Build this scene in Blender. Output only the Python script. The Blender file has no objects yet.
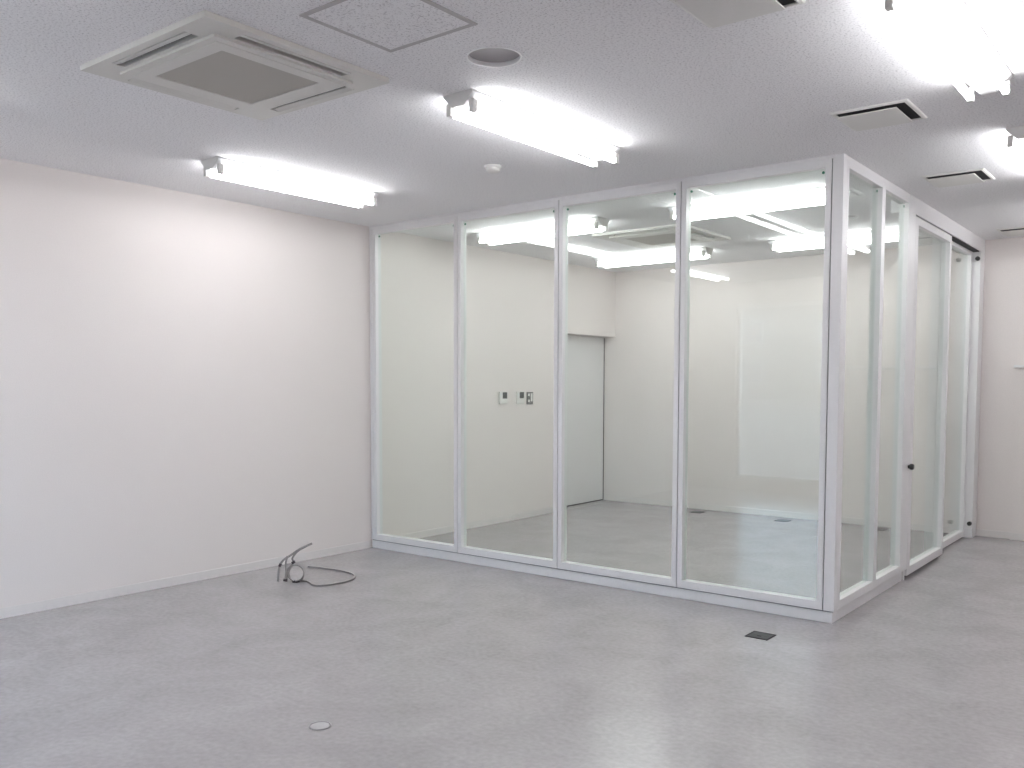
import bpy, bmesh, math, random
import numpy as np
from mathutils import Vector, Matrix

random.seed(7)
scene = bpy.context.scene
COL = scene.collection

# ------------------------------------------------------------------ camera
YAW, PITCH, ROLL, FPX, CAMH, CX, CY = .6668, .0574, .0018, 896.58, 1.3972, 512.0, 434.86
F = Vector((-math.sin(YAW) * math.cos(PITCH), math.cos(YAW) * math.cos(PITCH), -math.sin(PITCH)))
R = Vector((math.cos(YAW), math.sin(YAW), 0))
U = R.cross(F)
R, U = R * math.cos(ROLL) + U * math.sin(ROLL), -R * math.sin(ROLL) + U * math.cos(ROLL)
CAMPOS = Vector((0, 0, CAMH))
cd = bpy.data.cameras.new('camera')
cam = bpy.data.objects.new('camera', cd)
COL.objects.link(cam)
m = Matrix((R, U, -F)).transposed().to_4x4()
m.translation = CAMPOS
cam.matrix_world = m
cd.sensor_width = 36
cd.lens = FPX * 36 / 1024
cd.shift_x = -(CX - 512) / 1024
cd.shift_y = (CY - 384) / 1024
cd.clip_start = .02
scene.camera = cam


def at_depth(x, y, d):
    """point seen at pixel x, y at distance d along the view axis"""
    return CAMPOS + (F + R * ((x - CX) / FPX) + U * ((CY - y) / FPX)) * d


def on_floor(x, y, z=0.0):
    d = F + R * ((x - CX) / FPX) + U * ((CY - y) / FPX)
    return CAMPOS + d * ((z - CAMH) / d.z)


# ------------------------------------------------------------------ world, exposure
SKY = 10.0
TUBE = 26.0
world = bpy.data.worlds.new('world')
scene.world = world
world.use_nodes = True
bg = world.node_tree.nodes['Background']
bg.inputs[0].default_value = (.56, .77, 1.0, 1)
bg.inputs[1].default_value = SKY
vs = scene.view_settings
vs.view_transform = 'Standard'
vs.look = 'None'
vs.exposure = 0.07
vs.gamma = 1.0
vs.use_curve_mapping = False
try:
    scene.cycles.max_bounces = 14
    scene.cycles.diffuse_bounces = 7
    scene.cycles.glossy_bounces = 6
    scene.cycles.transparent_max_bounces = 24
except Exception:
    pass

# ------------------------------------------------------------------ materials
MATS = {}


def newmat(name):
    mt = bpy.data.materials.new(name)
    mt.use_nodes = True
    MATS[name] = mt
    nt = mt.node_tree
    return mt, nt, nt.nodes['Principled BSDF']


def plain(name, col, rough=.5, metal=0.0, bump=0.0, bscale=60.0, spec=None):
    mt, nt, b = newmat(name)
    b.inputs['Base Color'].default_value = (*col, 1)
    b.inputs['Roughness'].default_value = rough
    b.inputs['Metallic'].default_value = metal
    if spec is not None:
        b.inputs['Specular IOR Level'].default_value = spec
    tc = nt.nodes.new('ShaderNodeTexCoord')
    n = nt.nodes.new('ShaderNodeTexNoise')
    n.inputs['Scale'].default_value = bscale
    n.inputs['Detail'].default_value = 4
    nt.links.new(tc.outputs['Object'], n.inputs['Vector'])
    mx = nt.nodes.new('ShaderNodeMixRGB')
    mx.blend_type = 'MULTIPLY'
    mx.inputs[0].default_value = .06
    mx.inputs[1].default_value = (*col, 1)
    nt.links.new(n.outputs['Fac'], mx.inputs[2])
    nt.links.new(mx.outputs[0], b.inputs['Base Color'])
    if bump:
        bp = nt.nodes.new('ShaderNodeBump')
        bp.inputs['Strength'].default_value = bump
        bp.inputs['Distance'].default_value = .002
        nt.links.new(n.outputs['Fac'], bp.inputs['Height'])
        nt.links.new(bp.outputs[0], b.inputs['Normal'])
    return mt


def wallpaper(name, col, col2):
    mt, nt, b = newmat(name)
    b.inputs['Roughness'].default_value = .85
    b.inputs['Specular IOR Level'].default_value = .25
    tc = nt.nodes.new('ShaderNodeTexCoord')
    n = nt.nodes.new('ShaderNodeTexNoise')
    n.inputs['Scale'].default_value = 1.1
    n.inputs['Detail'].default_value = 3
    fine = nt.nodes.new('ShaderNodeTexNoise')
    fine.inputs['Scale'].default_value = 160
    fine.inputs['Detail'].default_value = 5
    for k in (n, fine):
        nt.links.new(tc.outputs['Object'], k.inputs['Vector'])
    cr = nt.nodes.new('ShaderNodeValToRGB')
    cr.color_ramp.elements[0].position = .35
    cr.color_ramp.elements[0].color = (*col2, 1)
    cr.color_ramp.elements[1].position = .65
    cr.color_ramp.elements[1].color = (*col, 1)
    nt.links.new(n.outputs['Fac'], cr.inputs[0])
    mx = nt.nodes.new('ShaderNodeMixRGB')
    mx.blend_type = 'MULTIPLY'
    mx.inputs[0].default_value = .12
    nt.links.new(cr.outputs[0], mx.inputs[1])
    nt.links.new(fine.outputs['Fac'], mx.inputs[2])
    nt.links.new(mx.outputs[0], b.inputs['Base Color'])
    bp = nt.nodes.new('ShaderNodeBump')
    bp.inputs['Strength'].default_value = .25
    bp.inputs['Distance'].default_value = .002
    nt.links.new(fine.outputs['Fac'], bp.inputs['Height'])
    nt.links.new(bp.outputs[0], b.inputs['Normal'])
    return mt


def ceiling_mat():
    mt, nt, b = newmat('ceiling_board')
    b.inputs['Roughness'].default_value = .95
    b.inputs['Specular IOR Level'].default_value = .1
    tc = nt.nodes.new('ShaderNodeTexCoord')
    v = nt.nodes.new('ShaderNodeTexNoise')
    v.inputs['Scale'].default_value = 110
    v.inputs['Detail'].default_value = 6
    v.inputs['Roughness'].default_value = .75
    nt.links.new(tc.outputs['Object'], v.inputs['Vector'])
    cr = nt.nodes.new('ShaderNodeValToRGB')
    e = cr.color_ramp.elements
    e[0].position, e[0].color = .36, (.50, .485, .50, 1)
    e[1].position, e[1].color = .48, (.90, .895, .905, 1)
    nt.links.new(v.outputs['Fac'], cr.inputs[0])
    nt.links.new(cr.outputs[0], b.inputs['Base Color'])
    bp = nt.nodes.new('ShaderNodeBump')
    bp.inputs['Strength'].default_value = .3
    bp.inputs['Distance'].default_value = .003
    nt.links.new(v.outputs['Fac'], bp.inputs['Height'])
    nt.links.new(bp.outputs[0], b.inputs['Normal'])
    return mt


def floor_mat():
    mt, nt, b = newmat('vinyl_floor')
    tc = nt.nodes.new('ShaderNodeTexCoord')
    mp = nt.nodes.new('ShaderNodeMapping')
    nt.links.new(tc.outputs['Object'], mp.inputs['Vector'])
    big = nt.nodes.new('ShaderNodeTexNoise')
    big.inputs['Scale'].default_value = 2.6
    big.inputs['Detail'].default_value = 7
    big.inputs['Roughness'].default_value = .62
    big.inputs['Distortion'].default_value = .6
    fine = nt.nodes.new('ShaderNodeTexNoise')
    fine.inputs['Scale'].default_value = 38
    fine.inputs['Detail'].default_value = 6
    for k in (big, fine):
        nt.links.new(mp.outputs[0], k.inputs['Vector'])
    t = nt.nodes.new('ShaderNodeMapRange')
    t.inputs[1].default_value = .28
    t.inputs[2].default_value = .74
    nt.links.new(big.outputs['Fac'], t.inputs[0])
    cr = nt.nodes.new('ShaderNodeMixRGB')
    cr.inputs[1].default_value = (.315, .295, .306, 1)
    cr.inputs[2].default_value = (.392, .370, .382, 1)
    nt.links.new(t.outputs[0], cr.inputs[0])
    t2 = nt.nodes.new('ShaderNodeMapRange')
    t2.inputs[1].default_value = .25
    t2.inputs[2].default_value = .75
    t2.inputs[3].default_value = .90
    t2.inputs[4].default_value = 1.10
    nt.links.new(fine.outputs['Fac'], t2.inputs[0])
    mx = nt.nodes.new('ShaderNodeVectorMath')
    mx.operation = 'SCALE'
    nt.links.new(cr.outputs[0], mx.inputs[0])
    nt.links.new(t2.outputs[0], mx.inputs['Scale'])
    nt.links.new(mx.outputs[0], b.inputs['Base Color'])
    b.inputs['Roughness'].default_value = .225
    b.inputs['Specular IOR Level'].default_value = .75
    return mt


def glass_mat(name, tint, f0=.045):
    """thin pane: clear transmission plus a Fresnel (Schlick) mirror share"""
    mt = bpy.data.materials.new(name)
    mt.use_nodes = True
    MATS[name] = mt
    nt = mt.node_tree
    nt.nodes.clear()
    out = nt.nodes.new('ShaderNodeOutputMaterial')
    geo = nt.nodes.new('ShaderNodeNewGeometry')
    dot = nt.nodes.new('ShaderNodeVectorMath')
    dot.operation = 'DOT_PRODUCT'
    nt.links.new(geo.outputs['Normal'], dot.inputs[0])
    nt.links.new(geo.outputs['Incoming'], dot.inputs[1])
    ab = nt.nodes.new('ShaderNodeMath')
    ab.operation = 'ABSOLUTE'
    nt.links.new(dot.outputs['Value'], ab.inputs[0])
    om = nt.nodes.new('ShaderNodeMath')
    om.operation = 'SUBTRACT'
    om.inputs[0].default_value = 1
    nt.links.new(ab.outputs[0], om.inputs[1])
    pw = nt.nodes.new('ShaderNodeMath')
    pw.operation = 'POWER'
    pw.inputs[1].default_value = 5
    nt.links.new(om.outputs[0], pw.inputs[0])
    ma = nt.nodes.new('ShaderNodeMath')
    ma.operation = 'MULTIPLY_ADD'
    ma.inputs[1].default_value = 1 - f0
    ma.inputs[2].default_value = f0
    nt.links.new(pw.outputs[0], ma.inputs[0])
    tr = nt.nodes.new('ShaderNodeBsdfTransparent')
    tr.inputs[0].default_value = (*tint, 1)
    gl = nt.nodes.new('ShaderNodeBsdfGlossy')
    gl.inputs['Roughness'].default_value = 0.0
    mix = nt.nodes.new('ShaderNodeMixShader')
    nt.links.new(ma.outputs[0], mix.inputs[0])
    nt.links.new(tr.outputs[0], mix.inputs[1])
    nt.links.new(gl.outputs[0], mix.inputs[2])
    nt.links.new(mix.outputs[0], out.inputs['Surface'])
    return mt


def emit(name, col, s):
    mt, nt, b = newmat(name)
    b.inputs['Base Color'].default_value = (.9, .9, .9, 1)
    b.inputs['Emission Color'].default_value = (*col, 1)
    b.inputs['Emission Strength'].default_value = s
    return mt


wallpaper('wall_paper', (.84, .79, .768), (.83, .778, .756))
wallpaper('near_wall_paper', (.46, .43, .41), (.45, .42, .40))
ceiling_mat()
floor_mat()
glass_mat('pane_glass', (.955, .985, .962))
glass_mat('window_glass', (.95, .96, .96))
emit('tube_glow', (.985, .985, 1.0), TUBE)
plain('white_frame', (.80, .795, .80), .35)
plain('bright_rim', (.92, .92, .92), .3)
plain('white_metal', (.78, .78, .79), .4)
plain('white_plastic', (.78, .77, .745), .45)
plain('cassette_white', (.70, .69, .655), .5)
plain('grille_grey', (.47, .45, .41), .7, bump=.4, bscale=300)
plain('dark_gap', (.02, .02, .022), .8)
plain('joint_grey', (.06, .06, .065), .8)
plain('hatch_grey', (.50, .48, .485), .6)
plain('rubber_gap_black', (.012, .012, .012), .5)  # black rubber; also colours the shaded gaps around the recessed door
plain('baseboard_vinyl', (.77, .735, .72), .45)
plain('door_white', (.76, .75, .75), .5)
plain('corner_green', (.05, .22, .14), .4)
plain('outlet_metal', (.115, .118, .12), .9, spec=.05)
plain('outlet_frame', (.06, .06, .063), .9, spec=.05)
plain('joint_mid', (.22, .22, .23), .8)
plain('cap_clear', (.46, .45, .46), .3)
plain('cap_ring', (.27, .26, .265), .4)
plain('cable_grey', (.27, .255, .25), .6)
plain('cable_dark', (.05, .04, .045), .6)
plain('lcd_dark', (.07, .075, .075), .3)
plain('switch_grey', (.17, .17, .165), .5)
plain('speaker_grey', (.44, .42, .43), .6, bump=.3, bscale=400)
plain('asphalt', (.10, .09, .08), .9)
plain('facade', (.16, .155, .14), .9)
plain('facade_window', (.05, .06, .07), .3)
plain('alu', (.55, .55, .56), .4, metal=.6)


# ------------------------------------------------------------------ mesh helpers
class MB:
    def __init__(self):
        self.bm = bmesh.new()

    def box(self, a, b, bev=0.0):
        lo = [min(a[i], b[i]) for i in range(3)]
        hi = [max(a[i], b[i]) for i in range(3)]
        ret = bmesh.ops.create_cube(self.bm, size=1.0)
        vs_ = ret['verts']
        for v in vs_:
            v.co = Vector([lo[i] if v.co[i] < 0 else hi[i] for i in range(3)])
        if bev:
            es = {e for v in vs_ for e in v.link_edges}
            bmesh.ops.bevel(self.bm, geom=list(es), offset=bev, segments=2, affect='EDGES', profile=.6)
        return self

    def ring(self, o, i, z0, z1, c=(0, 0)):
        """flat rectangular ring: half sizes o=(x,y) and i=(x,y), z0..z1"""
        cx, cy = c
        self.box((cx - o[0], cy - o[1], z0), (cx + o[0], cy - i[1], z1))
        self.box((cx - o[0], cy + i[1], z0), (cx + o[0], cy + o[1], z1))
        self.box((cx - o[0], cy - i[1], z0), (cx - i[0], cy + i[1], z1))
        self.box((cx + i[0], cy - i[1], z0), (cx + o[0], cy + i[1], z1))
        return self

    def loft(self, sections, caps=True, closed=False):
        """sections: list of equal-length closed loops of points"""
        rings = [[self.bm.verts.new(Vector(p)) for p in s] for s in sections]
        n = len(rings[0])
        for k in range(len(rings) - (0 if closed else 1)):
            a, b = rings[k], rings[(k + 1) % len(rings)]
            for j in range(n):
                self.bm.faces.new((a[j], a[(j + 1) % n], b[(j + 1) % n], b[j]))
        if caps and not closed:
            self.bm.faces.new(list(reversed(rings[0])))
            self.bm.faces.new(rings[-1])
        return self

    def lathe(self, prof, seg=32, axis='Z', o=(0, 0, 0)):
        """prof: (r, h) from one end to the other"""
        secs = []
        for r_, h_ in prof:
            s = []
            for j in range(seg):
                t = 2 * math.pi * j / seg
                if axis == 'Z':
                    p = (r_ * math.cos(t), r_ * math.sin(t), h_)
                elif axis == 'Y':
                    p = (r_ * math.cos(t), h_, r_ * math.sin(t))
                else:
                    p = (h_, r_ * math.cos(t), r_ * math.sin(t))
                s.append(Vector(p) + Vector(o))
            secs.append(s)
        return self.loft(secs)

    def lathe_ring(self, prof, seg=48):
        n = len(prof)
        secs = [[(r_ * math.cos(2 * math.pi * j / seg), r_ * math.sin(2 * math.pi * j / seg), h_) for r_, h_ in prof] for j in range(seg)]
        return self.loft(secs, caps=False, closed=True)

    def tube(self, pts, r, seg=10, closed=False):
        pts = [Vector(p) for p in pts]
        n = len(pts)
        secs, up = [], None
        for k in range(n):
            if closed:
                t = pts[(k + 1) % n] - pts[k - 1]
            else:
                t = pts[min(k + 1, n - 1)] - pts[max(k - 1, 0)]
            t.normalize()
            if up is None:
                up = t.orthogonal().normalized()
            up = (up - t * up.dot(t)).normalized()
            w = t.cross(up)
            secs.append([pts[k] + (up * math.cos(2 * math.pi * j / seg) + w * math.sin(2 * math.pi * j / seg)) * r
                         for j in range(seg)])
        return self.loft(secs, closed=closed)

    def build(self, name, mat, parent=None, smooth=False):
        bmesh.ops.recalc_face_normals(self.bm, faces=self.bm.faces[:])
        me = bpy.data.meshes.new(name)
        self.bm.to_mesh(me)
        self.bm.free()
        me.materials.append(MATS[mat])
        if smooth:
            for p in me.polygons:
                p.use_smooth = True
            me.set_sharp_from_angle(angle=math.radians(40))
        o = bpy.data.objects.new(name, me)
        COL.objects.link(o)
        if parent:
            o.parent = parent
        return o


def smoothpath(pts, n=8, closed=False):
    """Catmull-Rom"""
    pts = [Vector(p) for p in pts]
    out = []
    N = len(pts)
    for k in range(N if closed else N - 1):
        if closed:
            p0, p1, p2, p3 = pts[k - 1], pts[k], pts[(k + 1) % N], pts[(k + 2) % N]
        else:
            p0, p1, p2, p3 = pts[max(k - 1, 0)], pts[k], pts[k + 1], pts[min(k + 2, N - 1)]
        for j in range(n):
            t = j / n
            out.append(.5 * ((2 * p1) + (p2 - p0) * t + (2 * p0 - 5 * p1 + 4 * p2 - p3) * t * t +
                             (3 * p1 - p0 - 3 * p2 + p3) * t ** 3))
    if not closed:
        out.append(pts[-1])
    return out


def empty(name, loc, label, cat, group=None, rz=0.0):
    o = bpy.data.objects.new(name, None)
    COL.objects.link(o)
    o.location = loc
    o.rotation_euler = (0, 0, rz)
    o.empty_display_size = .1
    tag(o, label, cat, group)
    return o


def tag(o, label, cat, group=None):
    o['label'] = label
    o['category'] = cat
    if group:
        o['group'] = group
    return o


def struct(o, label=None):
    o['kind'] = 'structure'
    if label:
        o['label'] = label
    return o


def copy_tree(o, parent=None):
    c = o.copy()
    COL.objects.link(c)
    if parent:
        c.parent = parent
    for ch in [x for x in bpy.data.objects if x.parent == o]:
        copy_tree(ch, c)
    return c


# ------------------------------------------------------------------ room shell
H = 2.70
XL, XR_ROOM = -5.619, 3.2
YN, YB = -.5, 9.108          # window wall behind the camera, far wall
YF, XS = 5.20, -1.711        # outer planes of the glass enclosure
DOOR0, DOORH, DX = 8.10, 1.945, -5.765

struct(MB().box((-6.1, YN - .2, -.12), (XR_ROOM + .2, YB + .2, 0)).build('floor', 'vinyl_floor'),
       'mottled grey vinyl floor')
SPK = [(-2.325, 2.835), (-2.36, 7.20)]
ceil = struct(MB().box((-6.1, YN - .2, H), (XR_ROOM + .2, YB + .2, H + .12)).build('ceiling', 'ceiling_board'),
              'speckled off-white ceiling')
for (x, y) in SPK:      # cut the round recesses for the speakers
    cut = MB().lathe([(.1085, -.05), (.1085, .035)], 48, 'Z', (x, y, H)).build('cutter', 'ceiling_board')
    md = ceil.modifiers.new('cut', 'BOOLEAN')
    md.operation, md.object, md.solver = 'DIFFERENCE', cut, 'EXACT'
    bpy.context.view_layer.update()
    me = bpy.data.meshes.new_from_object(ceil.evaluated_get(bpy.context.evaluated_depsgraph_get()))
    ceil.modifiers.clear()
    ceil.data = me
    bpy.data.objects.remove(cut)
w = MB()
w.box((XL - .30, YN - .2, 0), (XL, DOOR0, H))
w.box((XL - .30, DOOR0, DOORH), (XL, YB, H))
w.box((XL - .40, DOOR0 - .2, 0), (XL - .30, YB, H))
struct(w.build('wall_left', 'wall_paper'), 'pinkish white papered wall')
struct(MB().box((-6.1, YB, 0), (XR_ROOM + .2, YB + .2, H)).build('wall_far', 'wall_paper'), 'off-white far wall')
struct(MB().box((XR_ROOM, YN - .2, 0), (XR_ROOM + .2, YB, H)).build('wall_right', 'wall_paper'))
struct(MB().box((-1.43, YB - .035, 0), (XR_ROOM, YB - .0005, 1.545)).build('wall_far_lower', 'wall_paper'),
       'shallow lower lining of the far wall')
struct(MB().box((-1.44, YB - .065, 1.545), (XR_ROOM, YB - .0005, 1.566), .003).build('trim_1', 'white_frame'),
       'thin white ledge on the far wall')

# the door in its recess at the far end of the left wall
d = struct(MB().box((DX - .04, DOOR0 + .004, .012), (DX, YB - .020, DOORH - .006)).build('door_1', 'door_white'),
           'plain white flush sliding door in a recess')
MB().box((DX - .036, YB - .0195, .004), (DX - .001, YB - .0015, DOORH - .006)).build('edge_shade_strip', 'rubber_gap_black', d)  # black strip painted in for the shaded gap at the door edge
MB().box((DX - .036, DOOR0 + .004, .001), (DX - .001, YB - .020, .0115)).build('bottom_gap_strip', 'rubber_gap_black', d)  # black strip standing in for the shade under the door
MB().box((DX, DOOR0 + .10, .93), (DX + .006, DOOR0 + .14, 1.07), .003).build('handle', 'alu', d)


def baseboard(name, a, b, label):
    o = MB().box(a, b, .002).build(name, 'baseboard_vinyl')
    struct(o, label)


baseboard('baseboard_left', (XL, YN, 0), (XL + .007, YF - .001, .062), 'pale grey vinyl skirting on the left wall')
baseboard('baseboard_left_inner', (XL, YF + .08, 0), (XL + .007, DOOR0 - .002, .062),
          'pale skirting inside the glass enclosure')
baseboard('baseboard_far_inner', (XL + .001, YB - .007, 0), (XS - .09, YB, .062),
          'pale skirting along the far wall inside the enclosure')
baseboard('baseboard_far', (-1.43, YB - .042, 0), (XR_ROOM, YB - .0355, .062), 'pale skirting along the far wall lining')
baseboard('baseboard_far_short', (XS + .001, YB - .007, 0), (-1.431, YB, .062), 'short pale skirting beside the enclosure')

# window wall behind the camera
WZ0, WZ1 = .16, 2.42
wins = [(-4.95, -3.60)]
w = MB()
w.box((-6.1, YN - .2, 0), (XR_ROOM, YN, WZ0)).box((-6.1, YN - .2, WZ1), (XR_ROOM, YN, H))
edges = [-6.1] + [v for ab in wins for v in ab] + [XR_ROOM]
for k in range(0, len(edges), 2):
    w.box((edges[k], YN - .2, WZ0), (edges[k + 1], YN, WZ1))
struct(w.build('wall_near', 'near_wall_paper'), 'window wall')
for k, (a, b) in enumerate(wins):
    f = MB()
    for (x0, x1, z0, z1) in ((a, b, WZ0, WZ0 + .05), (a, b, WZ1 - .05, WZ1), (a, a + .045, WZ0 + .05, WZ1 - .05),
                             (b - .045, b, WZ0 + .05, WZ1 - .05)):
        f.box((x0, YN - .13, z0), (x1, YN - .06, z1))
    wo = struct(f.build('window_%d' % (k + 1), 'alu'), 'tall aluminium window with a single pane')
    for x0, x1 in ((a + .045, b - .045),):
        MB().box((x0, YN - .1, WZ0 + .05), (x1, YN - .094, WZ1 - .05)).build('pane', 'window_glass', wo)

# outside: ground and an added building that blocks the low sky (seen only as faint reflections)
struct(MB().box((-120, -160, -.30), (80, YN - .2, -.15)).build('ground', 'asphalt'))
struct(MB().box((-6.4, YN - 1.35, 2.52), (XR_ROOM + .4, YN - .201, 2.66)).build('sky_block_canopy', 'white_metal'),  # unseen, added to shut the higher sky out of the window
       'unseen canopy added over the window to cut the sky light')
bd = struct(MB().box((-90, -87, -.15), (15, -75, 9.2)).build('sky_block_building', 'facade'),
            'long beige building added far beyond the window to block the low sky, mirrored faintly in the glass')
MB().box((-90.4, -87.4, 9.201), (15.4, -74.6, 9.6)).build('roof', 'asphalt', bd)
for r_ in range(2):
    for k in range(9):
        x = -80 + k * 10
        z = 1.4 + r_ * 4
        wf = MB().box((x, -74.999, z), (x + 4.4, -74.9, z + 2.2)).build('window', 'alu', bd)
        for x0 in (x + .15, x + 2.3):
            MB().box((x0, -74.899, z + .15), (x0 + 1.95, -74.88, z + 2.05)).build('pane', 'facade_window', wf)

# ------------------------------------------------------------------ glass enclosure
FD = .065       # frame depth
GS = .030       # set-back of the pane
Z0, Z1 = .073, 2.68
RAIL, STILE = .046, .034


def glass_panel(u0, u1, label, side=False, z0=Z0, z1=Z1, back=0.0, st0=STILE, st1=STILE, rb=RAIL + .003, rt=RAIL,
                group=None, name='glass_panel', cat='glass panel', dots=True):
    """u runs along the wall line; depth goes inwards. Root stands at u0 on the floor."""
    root = empty(name, (XS, u0, 0) if side else (u0, YF, 0), label, cat, group)
    L = u1 - u0

    def P(u, dep, z):
        return (-dep - back, u, z) if side else (u, dep + back, z)

    MB().box(P(0, 0, z0), P(st0, FD, z1), .0015).build('stile', 'white_frame', root)
    MB().box(P(L - st1, 0, z0), P(L, FD, z1), .0015).build('stile', 'white_frame', root)
    MB().box(P(st0, 0, z0), P(L - st1, FD, z0 + rb), .0015).build('bottom_rail', 'white_frame', root)
    MB().box(P(st0, 0, z1 - rt), P(L - st1, FD, z1), .0015).build('top_rail', 'white_frame', root)
    pane = MB().box(P(st0, GS, z0 + rb), P(L - st1, GS + .008, z1 - rt)).build('pane', 'pane_glass', root)
    if dots:
        for u in (st0 + .022, L - st1 - .022):
            mb = MB()
            c = P(u, GS - .001, z1 - rt - .022)
            if side:
                mb.lathe([(.008, .003), (.008, 0.0)], 14, 'X', c)
            else:
                mb.lathe([(.008, -.003), (.008, 0.0)], 14, 'Y', c)
            mb.build('corner_clip', 'corner_green', pane)
    return root


g = .0032      # half width of the dark joint between the framed units
J = [-5.578, -4.632, -3.680, -2.729, -1.776]
front_labels = ['framed clear glass panel against the pinkish left wall',
                'framed glass panel in front of the wall remotes and switch',
                'framed glass panel in front of the recessed white door',
                'framed glass panel beside the corner post, with window reflections']
panels = []
for k in range(4):
    panels.append(glass_panel(J[k] + g, J[k + 1] - g, front_labels[k], group='front glass panels'))

# head channel, plinths, posts
hc = MB().box((XL + .001, YF + .003, 2.6815), (XS - .003, YF + FD, H - .001))
tag(hc.build('head_channel', 'white_frame'), 'slim white head channel above the four front glass panels', 'channel')
pl = MB().box((XL + .008, YF + .010, .001), (XS - .012, YF + FD, .064), .001)
po = tag(pl.build('plinth', 'white_frame'), 'low white plinth under the four front glass panels', 'plinth')
MB().box((XL + .009, YF + .016, .0645), (XS - .016, YF + FD - .004, .0725)).build('shadow_joint', 'joint_mid', po)
for k in range(5):      # dark sealant in each joint, part of the panel beside it
    pn = panels[max(k - 1, 0)]
    x = J[k] - pn.location.x
    MB().box((x - g + .0002, .012, Z0 + .001), (x + g - .0002, FD - .004, Z1 - .001)).build('joint_sealant', 'joint_grey', pn)
tag(MB().box((XL + .008, YF + .001, .073), (J[0] - g, YF + FD, Z1), .001).build('wall_channel', 'white_frame'),
    'narrow white channel fixing the enclosure to the pinkish left wall', 'channel')
tag(MB().box((J[4] + g, YF, .073), (XS, YF + .066, H - .001), .0015).build('corner_post', 'white_frame'),
    'square white corner post where the two glass sides meet', 'post')

S1, S2, S3, S4, S5 = 5.268, 5.985, 6.60, 6.755, 7.825
E0 = 8.93
glass_panel(S1, S2 - .0008, 'narrow framed glass panel on the short side, next to the corner post', True,
            group='side glass panels')
glass_panel(S2 + .0008, S3, 'narrow framed glass panel between another panel and the lock post', True,
            group='side glass panels')
tag(MB().box((XS - .003, YF + .067, 2.6815), (XS - FD, S3 + .002, H - .001)).build('head_channel', 'white_frame'),
    'short white head channel over the two narrow side panels', 'channel')
po = tag(MB().box((XS - .012, YF + .067, .001), (XS - FD, S3 + .07, .064), .001).build('plinth', 'white_frame'),
         'low white plinth under the two narrow side panels', 'plinth')
MB().box((XS - .016, YF + .067, .0645), (XS - FD + .004, S3 + .07, .0725)).build('shadow_joint', 'joint_mid', po)
tag(MB().box((XS - .001, S3 + .003, 2.585), (XS - .13, YB - .001, H - .001), .0015).build('sliding_door_header', 'white_frame'),
    'deep white header box above the sliding glass door', 'header')
MB().box((XS - .012, S5 + .005, 2.577), (XS - .062, E0 - .001, 2.5845)).build('header_shade_strip', 'dark_gap', bpy.data.objects['sliding_door_header'])  # dark strip in place of the shadow line below the header
jp = empty('lock_post', (XS, S3, 0), 'white post with a black lock knob beside the sliding glass door', 'post')
MB().box((0, .002, .073), (-FD, S4 - S3 - .004, 2.584), .0015).build('post_body', 'white_frame', jp)
MB().lathe([(.013, 0.0005), (.013, .010), (.021, .014), (.021, .032), (.016, .038)], 20, 'X', (0, .118, .812)) \
    .build('lock_knob', 'rubber_gap_black', jp, True)
tag(MB().box((XS - .004, S3 + .085, .001), (XS - .05, S3 + .115, .0725), .001).build('door_guide', 'white_frame'),
    'small white floor guide at the foot of the lock post', 'guide')

door = glass_panel(S4, S5, 'sliding glass door in a white frame beside the lock post', True, z0=.022, z1=2.572, st0=.075,
                   st1=.05, rb=.058, rt=.052, name='sliding_glass_door', cat='glass door', dots=False)
MB().box((-.020, .05, .0225), (-.045, S5 - S4 - .05, .006), 0).build('bottom_gap_strip', 'rubber_gap_black', door)
far = glass_panel(S5 - .05, E0 - .002, 'fixed glass panel past the sliding door, set back behind its track', True, z0=.012, z1=2.583, back=.068, st0=.04,
                  st1=.035, rb=.055, rt=.03, group='side glass panels', dots=False)
ep = empty('end_post', (XS, E0, 0), 'white end post against the far wall with two black bumpers', 'post')
MB().box((0, 0, .001), (-.13, YB - E0 - .008, 2.584), .0015).build('post_body', 'white_frame', ep)
for z in (2.515, .135):
    MB().lathe([(.012, -.0005), (.019, -.012), (.019, -.035), (.013, -.04)], 18, 'Y', (-.02, 0, z)) \
        .build('bumper', 'rubber_gap_black', ep, True)

# ------------------------------------------------------------------ fluorescent lights
LL = 1.26


def make_lamp():
    root = empty('fluorescent_light', (0, 0, H), '', 'ceiling light')
    h2 = LL / 2
    prof = [(-.086, -.0005), (-.086, -.010), (-.034, -.062), (.034, -.062), (.086, -.010), (.086, -.0005)]
    MB().loft([[(x, -h2 + .004, z) for x, z in prof], [(x, h2 - .004, z) for x, z in prof]]) \
        .build('housing', 'white_metal', root)
    for s in (-1, 1):
        MB().loft([[(x * 1.01, s * (h2 - .004), z) for x, z in prof], [(x * 1.01, s * h2, z) for x, z in prof]]) \
            .build('end_cap', 'white_plastic', root)
        MB().lathe([(.0145, -h2 + .046), (.0145, h2 - .046)], 16, 'Y', (s * .068, 0, -.076)) \
            .build('tube', 'tube_glow', root, True)
        for e in (-1, 1):
            y0, y1 = sorted((e * (h2 - .012), e * (h2 - .045)))
            sk = MB()
            sk.box((s * .068 - .013, y0, -.092), (s * .068 + .013, y1, -.036), .004)
            sk.build('socket', 'white_plastic', root)
    return root


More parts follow.
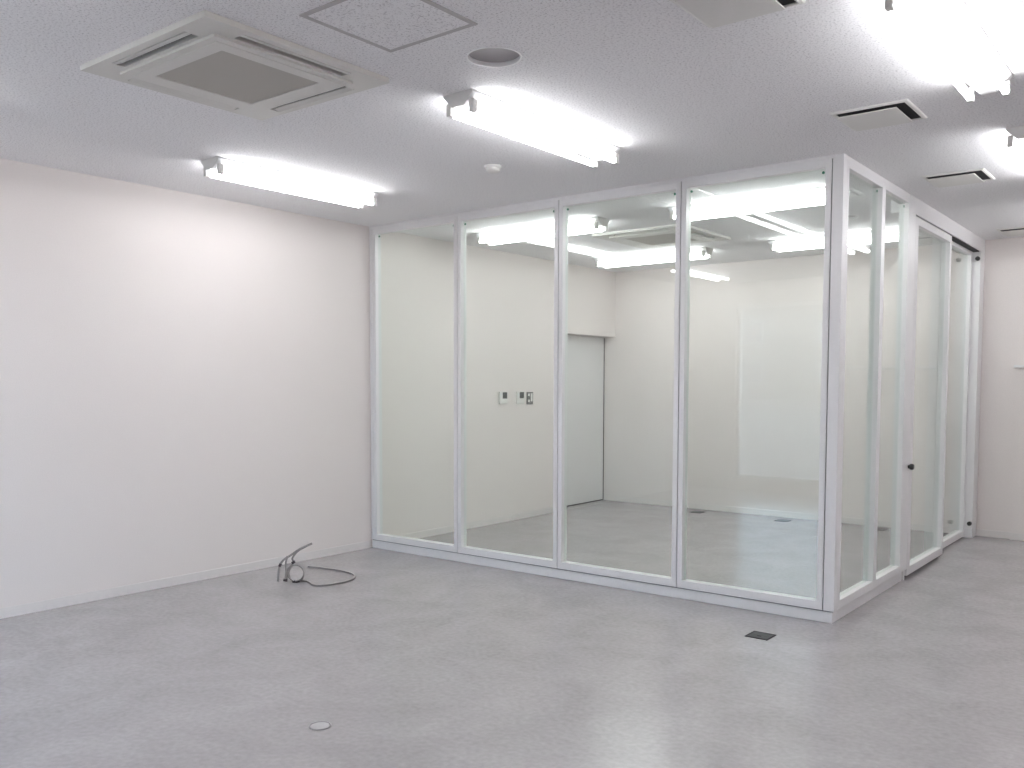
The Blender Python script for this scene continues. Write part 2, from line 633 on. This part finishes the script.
lamp0 = make_lamp()
lamps = [
    (-4.66, 3.70, 0, 'twin-tube light nearest the left wall, past the big air conditioner', 'main room lights'),
    (-2.73, 3.70, 0, 'twin-tube light between the round ceiling speaker and the smoke detector', 'main room lights'),
    (-.815, 3.70, 0, 'twin-tube light beside the square air vent near the glass corner', 'main room lights'),
    (-.815, 5.84, 0, 'twin-tube light beside the air vents along the short glass side', 'main room lights'),
    (-.815, 8.05, 0, 'twin-tube light near the far wall, mirrored in the short glass side', 'main room lights'),
    (-4.66, 1.10, 0, 'twin-tube light by the window wall, mirrored in the front glass', 'lights by the windows'),
    (-2.73, .80, 0, 'twin-tube light between the windows and the ceiling hatch', 'lights by the windows'),
    (-.815, 1.02, 0, 'twin-tube light by the window wall over the open floor', 'lights by the windows'),
    (1.13, 1.02, 0, 'unseen twin-tube light added by the window wall towards the right wall', 'lights by the windows'),  # this and the next two lamps are unseen, added to light the room
    (1.13, 3.70, 0, 'unseen twin-tube light added over the open floor towards the right wall', 'main room lights'),
    (1.13, 5.84, 0, 'unseen twin-tube light added towards the right wall, closest to the far wall', 'main room lights'),
    (-4.49, 6.07, 1, 'twin-tube light inside the enclosure over the first two front panels', 'lights inside the glass enclosure'),
    (-2.62, 6.07, 1, 'twin-tube light inside the enclosure behind the panel by the corner post', 'lights inside the glass enclosure'),
    (-4.52, 8.00, 1, 'twin-tube light inside the enclosure near the recessed door', 'lights inside the glass enclosure'),
    (-2.64, 8.00, 1, 'twin-tube light inside the enclosure near the short side and far wall', 'lights inside the glass enclosure'),
]
for k, (x, y, r, lab, grp) in enumerate(lamps):
    o = lamp0 if k == 0 else copy_tree(lamp0)
    o.location = (x, y, H)
    o.rotation_euler = (0, 0, r * math.pi / 2)
    tag(o, lab, 'ceiling light', grp)


# ------------------------------------------------------------------ ceiling cassettes (air conditioners)
def make_cassette():
    root = empty('ceiling_air_conditioner', (0, 0, H), '', 'air conditioner')
    zt, zb = -.0005, -.022
    o_, so, si, sl_ = .445, .410, .352, .262     # outer half, slot outer, slot inner, slot half length
    f = MB()
    # rim, the four corners and the middle plate leave four open slots
    f.ring((o_, o_), (so, so), zb, zt)
    for sx in (-1, 1):
        for sy in (-1, 1):
            f.box((sx * so, sy * so, zb), (sx * sl_, sy * sl_, zt))
    f.box((-sl_, -si, zb), (sl_, si, zt))
    f.box((-si, -sl_, zb - .0002), (si, sl_, zt))
    f.build('panel', 'cassette_white', root)
    MB().box((-so, -so, -.004), (so, so, -.001)).build('slot_back', 'dark_gap', root)
    gf = MB().ring((.335, .335), (.30, .30), zb - .010, zb).ring((.30, .30), (.237, .237), zb - .012, zb)
    gf.build('grille_frame', 'cassette_white', root)
    gr = MB().box((-.237, -.237, zb - .008), (.237, .237, zb - .001)).build('grille', 'grille_grey', root)
    for k in range(4):
        a = k * math.pi / 2
        c, s = math.cos(a), math.sin(a)
        fl = MB()
        # a flap hinged at the outer edge, inner edge dropped a little so a dark gap shows
        pr = [(so - .004, zb - .001), (so - .004, zb + .003), (si + .024, zb + .008), (si + .024, zb + .004)]
        fl.loft([[(c * x - s * y, s * x + c * y, z) for x, z in pr] for y in (-sl_ + .004, sl_ - .004)])
        fl.build('flap', 'cassette_white', root)
    return root


cas0 = make_cassette()
for k, (x, y, lab) in enumerate([
        (-3.28, 2.305, 'large square ceiling air conditioner with brown-grey grille in the open room'),
        (-3.91, 7.10, 'square ceiling air conditioner seen through the glass, inside the enclosure')]):
    o = cas0 if k == 0 else copy_tree(cas0)
    o.location = (x, y, H)
    tag(o, lab, 'air conditioner', 'ceiling air conditioners')


# ------------------------------------------------------------------ ceiling hatches
def hatch(x, y, s, lab, fm):
    root = empty('ceiling_hatch', (x, y, H), lab, 'ceiling hatch', 'ceiling hatches')
    MB().ring((s, s), (s - .020, s - .020), -.004, -.0004).build('hatch_frame', fm, root)
    MB().box((-s + .0205, -s + .0205, -.003), (s - .0205, s - .0205, -.0004)).build('hatch_panel', 'ceiling_board', root)
    return root


hatch(-2.385, 2.315, .225, 'square access hatch with thin grey frame near the round ceiling speaker', 'hatch_grey')
hatch(-2.99, 5.71, .21, 'square access hatch with bright frame in the ceiling inside the glass enclosure', 'white_metal')


# ------------------------------------------------------------------ round speakers, smoke detector
def speaker(x, y, lab):
    """round recess in the ceiling with a thin lip and a grey cover inside"""
    root = empty('ceiling_speaker', (x, y, H), lab, 'ceiling speaker', 'round ceiling speakers')
    MB().lathe_ring([(.112, -.0005), (.111, -.003), (.1055, -.003), (.1055, .028), (.107, .028), (.107, -.0005)]).build('rim', 'bright_rim', root, True)
    MB().lathe([(.105, .0275), (.105, .0150), (.06, .0140), (.001, .0138)], 48).build('speaker_cover', 'speaker_grey', root, True)


speaker(-2.325, 2.835, 'round grey ceiling speaker beside the access hatch in the open room')
speaker(-2.36, 7.20, 'round ceiling speaker inside the glass enclosure near its short side')
sd = empty('smoke_detector', (-3.47, 4.22, H), 'small round white smoke detector on the ceiling before the front glass', 'smoke detector')
MB().lathe([(.052, -.0005), (.052, -.010), (.047, -.014)], 32).build('base', 'white_plastic', sd, True)
MB().lathe([(.044, -.0142), (.043, -.030), (.034, -.038), (.012, -.041)], 32).build('sensor_head', 'white_plastic', sd, True)


# ------------------------------------------------------------------ square ceiling vents
def make_vent():
    root = empty('air_vent', (0, 0, H), '', 'air vent')
    f = MB()
    o_, i_ = .180, .158
    pr = lambda h, z: [(-h, -h, z), (h, -h, z), (h, h, z), (-h, h, z)]
    f.loft([pr(o_, -.0005), pr(o_ - .004, -.006), pr(i_ + .006, -.010), pr(i_, -.006), pr(i_, -.0005)], caps=False, closed=True)
    f.build('frame', 'white_plastic', root)
    MB().box((-i_ + .001, -i_ + .001, -.004), (i_ - .001, i_ - .001, -.0008)).build('throat', 'dark_gap', root)
    p = MB().box((-.150, -.138, -.021), (.120, .152, -.016), .002).build('face_plate', 'white_plastic', root)
    for sx in (-1, 1):
        for sy in (-1, 1):
            MB().box((sx * .09 - .006, sy * .10 - .006, -.0162), (sx * .09 + .006, sy * .10 + .006, -.0042)).build('bracket', 'dark_gap', p)
    return root


v0 = make_vent()
for k, (x, y, lab) in enumerate([
        (-1.345, 4.58, 'square white ceiling vent nearest the corner post of the glass enclosure'),
        (-1.34, 6.25, 'square white ceiling vent halfway along the short glass side'),
        (-1.345, 8.70, 'square white ceiling vent close to the far wall'),
        (-1.335, 2.905, 'square white ceiling vent in the open room, well before the corner post')]):
    o = v0 if k == 0 else copy_tree(v0)
    o.location = (x, y, H)
    tag(o, lab, 'air vent', 'square ceiling vents')


# ------------------------------------------------------------------ floor outlets, cap
def make_outlet():
    root = empty('floor_outlet', (0, 0, 0), '', 'floor outlet')
    s = .065
    MB().ring((s, s), (s - .007, s - .007), .0005, .004).build('frame', 'outlet_frame', root)
    lid = MB().box((-s + .008, -s + .008, .0005), (s - .008, -.004, .0035), .0008).build('lid', 'outlet_metal', root)
    MB().box((-s + .008, -.002, .0005), (s - .008, s - .008, .0035), .0008).build('lid', 'outlet_metal', root)
    MB().box((-.012, -.022, .0036), (.012, -.012, .0045)).build('latch', 'outlet_frame', lid)
    return root


fo = make_outlet()
for k, (x, y, lab) in enumerate([
        (-1.948, 4.708, 'dark square floor outlet on the open floor just outside the corner panel'),
        (-4.41, 8.87, 'dark floor outlet inside the enclosure by the far wall, closest to the recessed door'),
        (-3.45, 8.86, 'dark floor outlet inside the enclosure by the far wall, middle of three'),
        (-2.52, 8.90, 'dark floor outlet inside the enclosure by the far wall, near the short side')]):
    o = fo if k == 0 else copy_tree(fo)
    o.location = (x, y, 0)
    tag(o, lab, 'floor outlet', 'square floor outlets')

fc = empty('round_floor_plug', (-2.83, 2.333, 0), 'small round cap set in the open grey floor', 'floor cap')
MB().lathe([(.046, .0004), (.046, .0030), (.041, .0038), (.039, .0015), (.039, .0004)], 32).build('rim', 'cap_ring', fc, True)
MB().lathe([(.0385, .0004), (.0385, .0022), (.012, .0030), (.002, .0030)], 32).build('disc', 'cap_clear', fc, True)


# ------------------------------------------------------------------ wall remotes and switch plate
def remote(y, lab):
    root = empty('wall_remote', (XL, y, 1.19), lab, 'remote control', 'air conditioner remotes')
    MB().box((.0005, -.062, 0), (.017, .062, .125), .003).build('body', 'white_plastic', root)
    sc = MB().box((.0171, -.018, .055), (.0185, .052, .118)).build('display', 'lcd_dark', root)
    MB().box((.0171, -.056, .008), (.019, .056, .040), .001).build('cover', 'white_plastic', root)
    for j in range(3):
        MB().box((.0171, -.052, .062 + j * .018), (.019, -.03, .072 + j * .018), .001).build('button', 'white_metal', root)


remote(6.985, 'white air conditioner remote with dark display, apart from the switch plate')
remote(7.262, 'white air conditioner remote with dark display, right beside the switch plate')
sw = empty('light_switch', (XL, 7.432, 1.18), 'grey-framed light switch plate with white rockers by the remotes', 'light switch')
MB().box((.0005, -.052, 0), (.008, .052, .128), .002).build('plate', 'switch_grey', sw)
for (y0, y1, z0, z1) in ((-.036, -.008, .086, .112), (-.036, -.008, .024, .050), (-.036, -.012, .056, .080)):
    MB().box((.0081, y0, z0), (.011, y1, z1), .001).build('rocker', 'white_plastic' if z0 != .056 else 'switch_grey', sw)
MB().box((.0081, .010, .030), (.011, .038, .114), .001).build('rocker', 'white_plastic', sw)

# ------------------------------------------------------------------ loose cable by the left wall
DC = (on_floor(288, 582.5) - CAMPOS).dot(F)
cb = empty('coiled_cable', on_floor(290, 581), 'loose grey cable, coiled and taped, standing on the floor by the left wall', 'cable')
inv = Matrix.Translation(-cb.location)


def pth(px, d=DC):
    return [inv @ at_depth(x, y, d if len(q) == 2 else d + q[2]) for q in px for x, y in [q[:2]]]


CR = .0067
loop = [inv @ (on_floor(x, y) + Vector((0, 0, CR))) for x, y in
        [(296, 582), (303, 581.5), (309, 583), (314, 586), (324, 586), (338, 584), (350, 581), (354.5, 578), (352, 574.5),
         (341, 571.5), (328, 569.5), (317, 568), (308, 567.3)]]
loop[0].z += .004
MB().tube(smoothpath(loop), CR, 10).build('cable_loop', 'cable_grey', cb, True)
ring = []
for k in range(3):
    for j in range(14):
        t = 2 * math.pi * j / 14 - 1.6
        ring.append((295.5 + .5 * k + (8.2 - .3 * k) * math.cos(t), 573 - (7.9 + .35 * k) * math.sin(t), .016 * k - .012))
MB().tube(smoothpath(pth(ring), 4), CR * .72, 8).build('cable_coil', 'cable_grey', cb, True)
MB().tube(smoothpath(pth([(277.8, 581.3, 0), (278.6, 572, 0), (280, 565, 0), (284, 559.5, 0), (291, 555, .01), (300, 549, .01), (312, 543.5, .01)])),
          CR * 1.15, 10).build('cable_stub', 'cable_grey', cb, True)
MB().tube(smoothpath(pth([(285, 580.3, -.02), (286, 572, -.02), (285.8, 563, -.015), (287.5, 556, -.012)])), CR, 10) \
    .build('cable_end', 'cable_grey', cb, True)
MB().tube(smoothpath(pth([(287, 579, .02), (287.5, 570, .02), (290.5, 566, .02), (293.5, 562, .02), (292.5, 558, .018), (298, 551, .02), (306, 546.5, .02)])), CR, 10) \
    .build('cable_end', 'cable_grey', cb, True)
for px in ([(279.4, 566.4), (280.8, 563.6)], [(292.0, 563.2, .02), (294.8, 561.4, .02)], [(283.6, 579.8, -.02), (287.2, 580.3, -.02)],
           [(292.5, 581.3), (296, 581.7), (299.5, 580.6)]):
    MB().tube(pth(px), CR * 1.5, 10).build('tape', 'cable_dark', cb, True)
